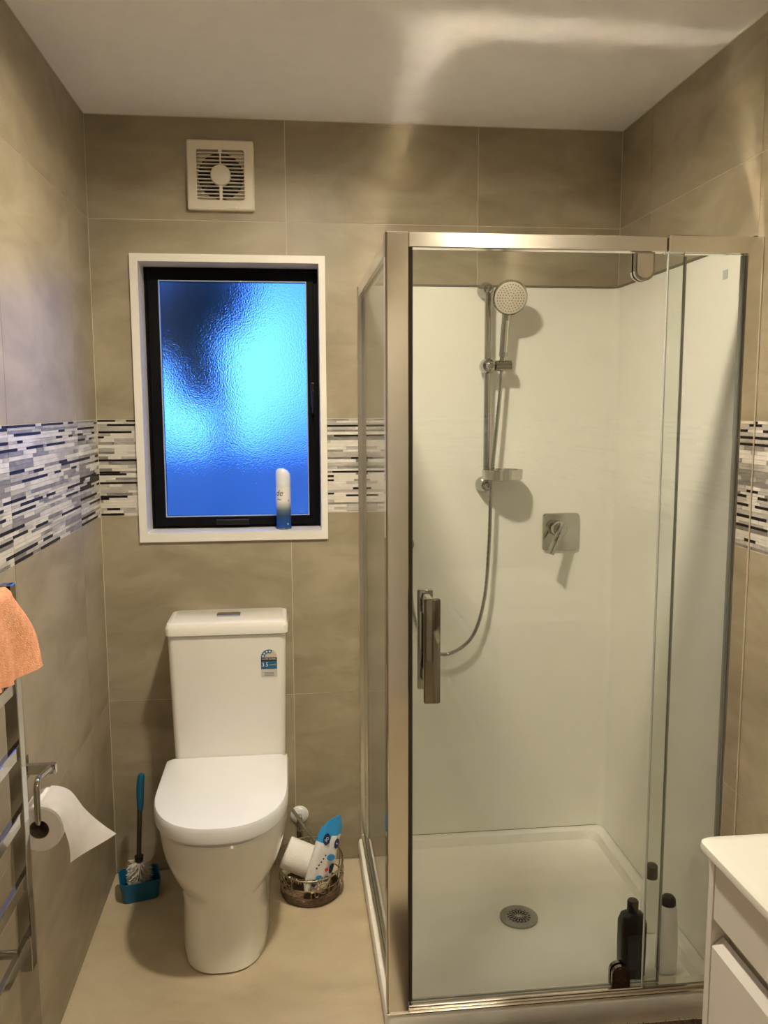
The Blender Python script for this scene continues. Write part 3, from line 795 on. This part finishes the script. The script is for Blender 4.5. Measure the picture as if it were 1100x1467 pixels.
# ------------------------------------------------------------------ heated towel rail
RX = .062
tr = thing('towel_rail', 'chrome ladder heated towel rail on the left wall', 'towel rail', (0, -1.3, .42))
obj('upright', MB().box(RX-.012, RX+.012, -1.108, -1.080, .425, 1.195, .0015, 1), CHROME, tr)
obj('upright', MB().box(RX-.012, RX+.012, -1.630, -1.600, .425, 1.195, .0015, 1), CHROME, tr)
for zz in (.485, .612, .742, .872, 1.0, 1.165):
    obj('rung', MB().box(RX-.004, RX+.008, -1.6005, -1.1075, zz-.013, zz+.013, .0015, 1), CHROME, tr)
for yy in (-1.094, -1.615):
    for zz in (.455, 1.10):
        obj('bracket', MB().cyl((0, yy, zz), (RX-.0125, yy, zz), .009, n=14), CHROME, tr, smooth=True)
# towel over the top rung, its far lower corner swinging out
tw = MB(); NU, NV = 26, 34
def towel_pt(u, v):
    """u across (0 far end .. 1 near), v from back hem over the rung to the front hem"""
    y = -1.125-.42*u
    xr, zr = RX+.002, 1.183
    if v < .35:
        t = (.35-v)/.35; x = xr-.016; z_ = zr-.10*t
    elif v < .45:
        a = PI*(1-(v-.35)/.10); x = xr+.016*math.cos(a); z_ = zr+.014*math.sin(a)
    else:
        t = (v-.45)/.55
        spread = (.085*math.sin(min(1, t*1.05)*PI*.62)**1.2)*(1-u)**3
        drop = .150+.010*math.sin(u*9)-.02*u
        x = xr+.016+.016*t*(1+.5*math.sin(u*15+1.0))+.010*t*math.sin(u*31)
        y += spread
        z_ = zr-drop*t+.012*t*u
    return Vector((x, y, z_))
rows = [[tw.bm.verts.new(towel_pt(i/NU, j/NV)) for i in range(NU+1)] for j in range(NV+1)]
for a, b in zip(rows[:-1], rows[1:]):
    for i in range(NU): tw.bm.faces.new((a[i], a[i+1], b[i+1], b[i]))
bmesh.ops.recalc_face_normals(tw.bm, faces=tw.bm.faces)
bmesh.ops.solidify(tw.bm, geom=list(tw.bm.faces), thickness=.004)
tw_o = obj('towel', tw, TOWEL, loc=(RX, -1.3, 1.03), smooth=True)
tag(tw_o, 'orange terry towel hanging over the chrome towel rail', 'towel')

# ------------------------------------------------------------------ shower tray
TX0, TX1, TY0 = .797, W-.001, -.862
tray = thing('shower_tray', 'white acrylic shower tray with low kerb', 'shower tray', ((TX0+TX1)/2, TY0/2, 0))
def trr(i, z, r, extra=(0, 0, 0, 0)):
    return rr3(TX0+i+extra[0], TX1-i-extra[1], TY0+i+extra[2], -.001-i-extra[3], r, z)
obj('tray_body', MB().loft([trr(.004, 0, .012), trr(.002, .02, .012), trr(0, .062, .012), trr(.003, .071, .012), trr(.008, .074, .012),
    trr(.036, .0745, .03), trr(.040, .073, .03), trr(.050, .047, .035), trr(.058, .0435, .04), trr(.20, .0415, .1), trr(.36, .040, .05)]), TRAYM, tray, smooth=True)
dr = obj('drain', MB().lathe([(.055, .040), (.055, .0458), (.053, .0472), (.035, .0472), (.034, .0452), (.033, .0452)], (1.231, -.458, 0), 40, cap1=False), GALV, tray, smooth=True)
obj('drain_well', MB().lathe([(.0345, .0440), (.0345, .0448)], (1.231, -.458, 0), 32), BLACKP, dr)
gm = MB()
for k in range(16):
    a = 2*PI*k/16
    c_, s_ = math.cos(a), math.sin(a)
    gm.tube([(1.231+.004*c_, -.458+.004*s_, .0463), (1.231+.022*c_, -.458+.022*s_, .0463)], .0008, 5)
    for d in (-.16, .16):
        gm.tube([(1.231+.021*c_, -.458+.021*s_, .0463), (1.231+.0345*math.cos(a+d), -.458+.0345*math.sin(a+d), .0463)], .0008, 5)
gm.lathe([(.005, .0452), (.005, .0474)], (1.231, -.458, 0), 12)
obj('drain_grate', gm, M('grate_grey', (.50, .48, .43), .5), dr)

# ------------------------------------------------------------------ acrylic wall liner
ln_ = thing('shower_wall_liner', 'white acrylic wall liner covering the two shower walls', 'wall liner', (W-.01, -.01, .074))
xi, yi = W-.003, -.003
th = .0025
def liner_path(off, r=.03):
    p = [(.836, -off)]
    for i in range(9):
        a = math.radians(90-90*i/8)
        p.append((W-off-r+r*math.cos(a), -off-r+r*math.sin(a)))
    p.append((W-off, -.828))
    return p
inner = liner_path(.0062); outer = list(reversed(liner_path(.0005, .0357)))
obj('panel', MB().prism(inner+outer, 'z', .0745, 1.897), ACRYL, ln_, smooth=True)
obj('top_capping', MB().prism(liner_path(.0085)+list(reversed(liner_path(.0003, .036))), 'z', 1.8972, 1.9035), M('capping_grey', (.13, .115, .085), .4), ln_, smooth=True)
obj('maker_label', MB().box(W-.0075, W-.0064, -.712, -.690, 1.826, 1.848), GREYP, ln_)

# ------------------------------------------------------------------ shower screen
FY = -.842                              # front glass plane
ss = thing('shower_screen', 'polished aluminium and glass corner shower screen', 'shower screen', (.83, FY, .075))
ZB, ZT = .0745, 1.893
po = obj('corner_post', MB().box(.803, .851, FY-.014, FY+.030, ZB, ZT, .002, 2), ALU, ss)
obj('post_edge_bead', MB().box(.8005, .8045, FY-.010, FY+.026, ZB, ZT, .0008, 1), DARKCH, po)
obj('door_seal', MB().box(.8515, .861, FY-.002, FY+.010, ZB+.02, ZT-.031, .001, 1), SEALD, po)
obj('front_header', MB().box(.8515, 1.4315, FY-.012, FY+.020, 1.861, ZT, .0015, 1), HEADM, ss)
obj('return_header', MB().box(1.4330, 1.6185, FY-.022, FY+.014, 1.858, ZT+.002, .0015, 1), HEADM, ss)
obj('wall_channel', MB().box(1.6190, W-.0035, FY-.016, FY+.010, ZB, ZT+.002, .0006, 1), POLISH, ss)
obj('sealant_bead', MB().box(W-.0036, W-.0012, FY-.0175, FY+.010, ZB, ZT+.002), SEAL, ss)
obj('channel_seal', MB().box(1.6110, 1.6185, FY-.006, FY+.004, ZB+.015, 1.857, .0008, 1), M('grey_seal', (.36, .37, .35), .25, .3), ss)
obj('front_sill', MB().box(.8515, W-.0035, FY-.010, FY+.020, ZB, ZB+.016, .002, 1), ALU, ss)
obj('sill_trim', MB().box(.797, W-.0035, FY-.0185, FY-.0115, ZB, ZB+.005, .0012, 1), ALU, ss)
GX = .8225
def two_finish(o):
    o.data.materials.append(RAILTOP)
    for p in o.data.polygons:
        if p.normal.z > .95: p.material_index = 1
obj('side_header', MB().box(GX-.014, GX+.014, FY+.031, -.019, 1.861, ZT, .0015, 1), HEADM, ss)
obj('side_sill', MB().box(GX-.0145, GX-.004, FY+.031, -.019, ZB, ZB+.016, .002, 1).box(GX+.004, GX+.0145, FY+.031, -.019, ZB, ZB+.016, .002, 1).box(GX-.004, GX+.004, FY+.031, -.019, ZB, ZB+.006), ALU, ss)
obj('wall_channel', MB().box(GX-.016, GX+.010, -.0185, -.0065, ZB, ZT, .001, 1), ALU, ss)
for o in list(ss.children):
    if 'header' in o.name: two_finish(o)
def glass_box(name, x0, x1, y0, y1, z0, z1, parent, thin):
    mb = MB(); mb.box(x0, x1, y0, y1, z0, z1)
    mb.bm.normal_update()
    for f in mb.bm.faces: f.material_index = 0 if abs(f.normal[thin]) > .9 else 1
    return obj(name, mb, [GLASS, GLASS_EDGE], parent)
glass_box('side_glass', GX-.003, GX+.003, FY+.0305, -.0188, ZB+.007, 1.8605, ss, 0)
glass_box('return_glass', 1.4365, 1.6108, FY-.012, FY-.006, ZB+.0165, 1.8575, ss, 1)
obj('glass_edge_strip', MB().box(1.4335, 1.4362, FY-.013, FY-.005, ZB+.0165, 1.857, .0006, 1), M('grey_edge_strip', (.40, .41, .37), .2), ss)

sd = thing('shower_door', 'clear glass pivot shower door with chrome bar handle', 'shower door', (1.17, FY, .1))
glass_box('door_glass', .8622, 1.478, FY+.001, FY+.007, ZB+.020, 1.858, sd, 1)
obj('edge_strip', MB().box(1.4785, 1.4825, FY-.001, FY+.009, ZB+.020, 1.852, .0006, 1), M('grey_door_strip', (.38, .39, .35), .2), sd)
obj('drip_strip', MB().box(.8625, 1.478, FY+.0005, FY+.012, ZB+.0165, ZB+.0195), M('clear_drip_strip', (.55, .53, .47), .2), sd)
def tongue(x0, x1, z0, z1, up):
    """plate with one rounded end; up=True rounds the top"""
    r = (x1-x0)/2*.92; cx = (x0+x1)/2; out = []
    if up:
        out = [(x0, z0), (x1, z0)]+[(cx+(x1-x0)/2*math.cos(PI*i/14), z1-r+r*math.sin(PI*i/14)) for i in range(15)]
    else:
        out = [(x1, z1), (x0, z1)]+[(cx-(x1-x0)/2*math.cos(PI*i/14), z0+r-r*math.sin(PI*i/14)) for i in range(15)]
    return out
for nm, z0, z1, up in (('pivot_top', 1.797, 1.8595, False), ('pivot_bottom', .092, .150, True)):
    pv = obj('pivot_block', MB().prism(tongue(1.358, 1.404, z0, z1, up), 'y', FY-.009, FY+.0005).prism(tongue(1.358, 1.404, z0, z1, up), 'y', FY+.0075, FY+.017), DARKCH if up else CHROME, sd, smooth=True)
    obj('cover_plate', MB().prism(tongue(1.3625, 1.3995, z0+(.008 if up else .006), z1-(.006 if up else .004), up), 'y', FY-.0118, FY-.0092), ALU if not up else DARKCH, pv, smooth=True)
HB = DARKCH
hn = obj('handle', MB().box(.880, .917, FY-.058, FY-.043, .858, 1.098, .004, 2), M('handle_chrome', (.27, .25, .20), .10, 1.0), sd, smooth=True)
for zz in (.905, 1.075):
    obj('handle_post', MB().box(.886, .902, FY-.0435, FY+.0008, zz-.022, zz+.022, .002, 1), CHROME, hn)
obj('inner_handle', MB().box(.880, .917, FY+.043, FY+.058, .858, 1.098, .004, 2).box(.886, .902, FY+.0072, FY+.0435, .89, .92).box(.886, .902, FY+.0072, FY+.0435, 1.05, 1.08), CHROME, sd, smooth=True)

# ------------------------------------------------------------------ shower rail, hand shower, hose, mixer
YW = -.0062
rl = thing('shower_rail', 'chrome shower slide rail with soap dish on the white liner', 'shower rail', (1.215, YW, 1.27))
RXs, RYs = 1.215, -.05
obj('rail_bar', MB().cyl((RXs, RYs, 1.265), (RXs, RYs, 1.885), .0108, n=20), CHROME, rl, smooth=True)
ym = Matrix(((1, 0, 0), (0, 0, -1), (0, 1, 0)))
for zz in (1.885, 1.270):
    b_ = obj('wall_bracket', MB().lathe([(.026, .0062), (.026, .022), (.022, .040), (.016, .055)], (RXs, 0, zz), 28, ym), CHROME, rl, smooth=True)
    obj('bracket_cap', MB().lathe([(.013, .054), (.013, .060), (.008, .066), (.001, .067)], (RXs, 0, zz), 20, ym), CHROME, b_, smooth=True)
sl = obj('slider', MB().lathe([(.022, .030), (.024, .036), (.024, .066), (.020, .074), (.010, .078)], (RXs, 0, 1.648), 28, ym), CHROME, rl, smooth=True)
obj('slider_knob', MB().lathe([(.012, .076), (.012, .086), (.009, .090), (.001, .091)], (RXs, 0, 1.648), 20, ym), CHROME, sl, smooth=True)
obj('handset_cradle', MB().cyl((RXs+.022, -.0635, 1.648), (RXs+.072, -.0635, 1.648), .0175, n=20), CHROME, sl, smooth=True)
# soap dish: shallow oval tray
sdp = []
for (e, zz) in ((.80, 1.288), (.97, 1.291), (1.0, 1.322), (.95, 1.322), (.90, 1.296)):
    sdp.append([(1.262+.066*e*math.cos(2*PI*i/36), -.075+.052*e*math.sin(2*PI*i/36), zz) for i in range(36)])
obj('soap_dish', MB().loft(sdp), SMOKE, rl, smooth=True)

hs = thing('hand_shower', 'round chrome hand shower with pale spray face in the slider', 'hand shower', (1.24, -.06, 1.635))
dirn = Vector((-.06, -.88, -.30)).normalized()         # spray direction
hc = Vector((1.268, -.115, 1.852))
mh = dirn.to_track_quat('Z', 'Y').to_matrix()
hd_ = obj('head', MB().lathe([(.020, -.030), (.040, -.022), (.052, -.010), (.0545, .0), (.0535, .005), (.049, .0062)], hc, 40, mh), CHROME, hs, smooth=True)
obj('spray_face', MB().lathe([(.049, .004), (.0485, .0072), (.040, .0085), (.001, .0092)], hc, 40, mh), noise_col(M('pale_spray_face', (.66, .60, .52), .4), (.64, .58, .50), (.68, .62, .54), 40), hd_, smooth=True)
nz = MB()
for rr, k in ((.008, 6), (.0165, 12), (.025, 18), (.033, 24), (.041, 30)):
    for i in range(k):
        a = 2*PI*i/k
        nz.lathe([(.0019, .0072), (.0015, .0112)], hc+mh @ Vector((rr*math.cos(a), rr*math.sin(a), 0)), 6, mh)
o = obj('nozzles', nz, M('nozzle_rubber', (.10, .085, .07), .6), hd_)
o['kind'] = 'stuff'
hp = catmull([(1.2615, -.066, 1.677), (1.2625, -.069, 1.71), (1.264, -.074, 1.755), (1.266, -.079, 1.79), (1.2675, -.084, 1.820), (1.268, -.090, 1.842)], 4)
obj('handle', MB().tube(hp, [.0138]*12+[.0142, .0146, .0153, .0165, .0182, .0195, .0205, .021, .019], 18), CHROME, hs, smooth=True)
obj('handle_inlay', MB().tube([(1.2645, -.0795, 1.690), (1.2655, -.0845, 1.735), (1.267, -.0905, 1.785)], [.0050, .0052, .0048], 10), ALU, hs, smooth=True)
obj('hose_nut', MB().cyl((1.259, -.0615, 1.632), (1.2612, -.065, 1.678), .0098, .0108, n=16), CHROME, hs, smooth=True)
hz = thing('shower_hose', 'ribbed chrome shower hose looping below the rail', 'hose', (1.24, -.06, .72))
hpts = [(1.259, -.0615, 1.634), (1.254, -.063, 1.57), (1.243, -.066, 1.45), (1.233, -.069, 1.35), (1.226, -.070, 1.26), (1.223, -.066, 1.08), (1.210, -.060, .895), (1.170, -.055, .770), (1.088, -.050, .716), (1.024, -.048, .750), (.986, -.046, .835), (.970, -.044, .93), (.962, -.042, 1.02), (.96, -.036, 1.06)]
hcv = catmull(hpts, 30)
obj('hose_sleeve', MB().tube(hcv, [.0066 if i % 3 else .0056 for i in range(len(hcv))], 10), CHROME, hz, smooth='all')
obj('wall_elbow', MB().cyl((.96, YW, 1.078), (.96, -.040, 1.078), .014, n=18).cyl((.96, -.036, 1.09), (.96, -.036, 1.05), .010, n=16).cyl((.96, YW, 1.078), (.96, YW-.006, 1.078), .027, n=28), CHROME, hz, smooth=True)

mx = thing('shower_mixer', 'square chrome shower mixer plate with tilted lever', 'mixer tap', (1.478, YW, 1.045))
pl = MB(); op = rrect(1.416, 1.540, 1.046, 1.171, .012)
pl.loft([[(x, YW, z_) for x, z_ in op], [(x, YW-.006, z_) for x, z_ in op], [(1.478+(x-1.478)*.97, YW-.009, 1.1085+(z_-1.1085)*.97) for x, z_ in op]])
obj('plate', pl, noise_col(M('mixer_chrome', (.55, .54, .49), .06, 1.0), (.53, .52, .47), (.57, .56, .51), 10), mx, smooth=True)
kn = obj('knob', MB().lathe([(.026, .015), (.026, .050), (.023, .055), (.001, .057)], (1.462, 0, 1.122), 28, ym), CHROME, mx, smooth=True)
l0 = Vector((1.471, -.062, 1.143)); l1 = Vector((1.420, -.087, 1.047))
lq = (l1-l0).to_track_quat('Z', 'Y').to_matrix()
lm = (l0+l1)/2; ll = (l1-l0).length
obj('lever', MB().box(lm.x-.011, lm.x+.011, lm.y-.0065, lm.y+.0065, lm.z-ll/2, lm.z+ll/2, .0025, 2, lq), CHROME, kn, smooth=True)

# ------------------------------------------------------------------ bottles in the shower
bz = .0452
b1 = thing('shampoo_bottle', 'black flat shampoo bottle with flip cap in the shower corner', 'bottle', (1.452, -.742, bz))
def rb(c, hx, hy, r, z): return rr3(c[0]-hx, c[0]+hx, c[1]-hy, c[1]+hy, r, z)
c = (1.452, -.742)
obj('body', MB().loft([rb(c, .030, .020, .010, bz+.002), rb(c, .033, .022, .012, bz+.008), rb(c, .034, .023, .012, bz+.08), rb(c, .034, .023, .012, bz+.15), rb(c, .028, .019, .012, bz+.170), rb(c, .014, .013, .010, bz+.178)]), BLACKP, b1, smooth=True)
obj('cap', MB().lathe([(.0145, bz+.177), (.0145, bz+.205), (.012, bz+.209), (.001, bz+.21)], (*c, 0), 24), BLACKP, b1, smooth=True)
obj('front_label', MB().box(c[0]-.020, c[0]+.026, c[1]-.0242, c[1]-.0232, bz+.03, bz+.125), noise_col(M('charcoal_label', (.016, .017, .018), .5), (.013, .014, .015), (.02, .021, .022), 30), b1)
c = (1.551, -.735)
b2 = thing('body_wash_bottle', 'tall white bottle with black cap behind the fixed glass', 'bottle', (*c, bz))
obj('body', MB().loft([rb(c, .024, .019, .014, bz+.001), rb(c, .0265, .021, .016, bz+.006), rb(c, .026, .021, .016, bz+.10), rb(c, .0235, .019, .015, bz+.17), rb(c, .018, .016, .012, bz+.186)]), CERAMIC, b2, smooth=True)
obj('cap', MB().lathe([(.019, bz+.186), (.020, bz+.19), (.0185, bz+.203), (.013, bz+.209), (.001, bz+.211)], (*c, 0), 24), BLACKP, b2, smooth=True)
c = (1.583, -.56)
b3 = thing('conditioner_bottle', 'white bottle with dark brown cap at the right shower wall', 'bottle', (*c, bz))
obj('body', MB().loft([rb(c, .024, .019, .014, bz+.001), rb(c, .0265, .021, .016, bz+.006), rb(c, .026, .021, .016, bz+.10), rb(c, .022, .018, .014, bz+.145), rb(c, .016, .015, .012, bz+.156)]), CERAMIC, b3, smooth=True)
obj('cap', MB().lathe([(.0165, bz+.156), (.0175, bz+.16), (.0165, bz+.192), (.012, bz+.196), (.001, bz+.197)], (*c, 0), 24), BROWNP, b3, smooth=True)

# ------------------------------------------------------------------ vanity
VY0, VY1 = -2.41, -1.512
va = thing('vanity_unit', 'white gloss vanity unit with drawers beside the shower', 'vanity', (1.45, -1.96, 0))
VX = 1.236
ZV = .828
obj('end_panel', MB().box(VX, W-.001, VY1-.022, VY1-.006, .10, ZV, .0008, 1), VANITY, va)
obj('end_panel', MB().box(VX, W-.001, VY0+.006, VY0+.022, .10, ZV, .0008, 1), VANITY, va)
obj('carcass', MB().box(VX+.03, W-.001, VY0+.0225, VY1-.0225, .10, .80), VANITY, va)
obj('top_rail', MB().box(VX+.001, VX+.018, VY0+.024, VY1-.024, .722, ZV-.001, .001, 1), VANITY, va)
def drawer(z0, z1):
    mb = MB()
    xa = VX+.001; xb = VX+.019
    poly = [(xa, z0), (xa, z1-.014), (xb, z1), (xb, z0)]
    mb.prism(poly, 'y', VY0+.024, VY1-.024)
    return obj('drawer_front', mb, VANITY, va)
drawer(.40, .690); drawer(.112, .368)
obj('plinth', MB().box(VX+.05, W-.001, VY0+.03, VY1-.03, 0, .10), VANITY, va)
vt = thing('vanity_basin_top', 'white ceramic basin top with rounded corner on the vanity', 'basin', (1.43, -1.96, ZV))
def vr(i, z, r): return rr3(1.217+i, W-.001, VY0-.004+i, VY1-i, r, z)
def bowl(s, z):
    return [(1.455+.155*s*math.copysign(abs(math.cos(2*PI*k/24+PI/24))**.7, math.cos(2*PI*k/24+PI/24)), -1.98+.26*s*math.copysign(abs(math.sin(2*PI*k/24+PI/24))**.7, math.sin(2*PI*k/24+PI/24)), z) for k in range(24)]
tp = MB().loft([vr(.006, ZV+.0003, .012), vr(.001, ZV+.004, .014), vr(0, ZV+.010, .015), vr(.001, ZV+.016, .015), vr(.005, ZV+.0195, .016), vr(.02, ZV+.020, .02), vr(.05, ZV+.020, .02)], True, False)
rim = [v.co.copy() for v in list(tp.bm.verts)[-24:]]
tp.loft([rim, bowl(1.0, ZV+.020), bowl(.95, ZV+.012), bowl(.86, ZV-.02), bowl(.70, ZV-.025)], False, True)
bmesh.ops.remove_doubles(tp.bm, verts=tp.bm.verts, dist=1e-6)
obj('basin_slab', tp, VTOP, vt, smooth=True)
obj('basin_tap', MB().cyl((1.62, -1.98, ZV+.02), (1.62, -1.98, ZV+.14), .022, n=24).tube(catmull([(1.62, -1.98, ZV+.11), (1.57, -1.98, ZV+.115), (1.51, -1.98, ZV+.105)], 4), .012, 14).cyl((1.62, -1.98, ZV+.14), (1.60, -1.98, ZV+.165), .019, .016, n=24), CHROME, vt, smooth=True)

# ------------------------------------------------------------------ bath mat in front of the shower
mm = MB(); r = random.Random(5)
mm.loft([rr3(.86, 1.60, -1.42, -.872, .03, .0005), rr3(.855, 1.605, -1.425, -.868, .03, .006), rr3(.862, 1.598, -1.418, -.875, .03, .012)])
mat_o = obj('bath_mat', mm, MATM, loc=(1.2, -1.15, 0), smooth=True)
tag(mat_o, 'dark brown bath mat on the floor in front of the shower', 'bath mat')
pb = MB(); bm = pb.bm
for k in range(9000):
    x = r.uniform(.86, 1.6); y = r.uniform(-1.42, -.873); z_ = .0115
    a = r.random()*2*PI; w_ = .0014
    tx, ty = r.gauss(0, .003), r.gauss(0, .003)
    bm.faces.new([bm.verts.new((x+w_*math.cos(a), y+w_*math.sin(a), z_)), bm.verts.new((x-w_*math.cos(a), y-w_*math.sin(a), z_)), bm.verts.new((x+tx, y+ty, z_+r.uniform(.003, .006)))])
po_ = obj('mat_pile', pb, MATM, mat_o, fix=False); po_['kind'] = 'stuff'
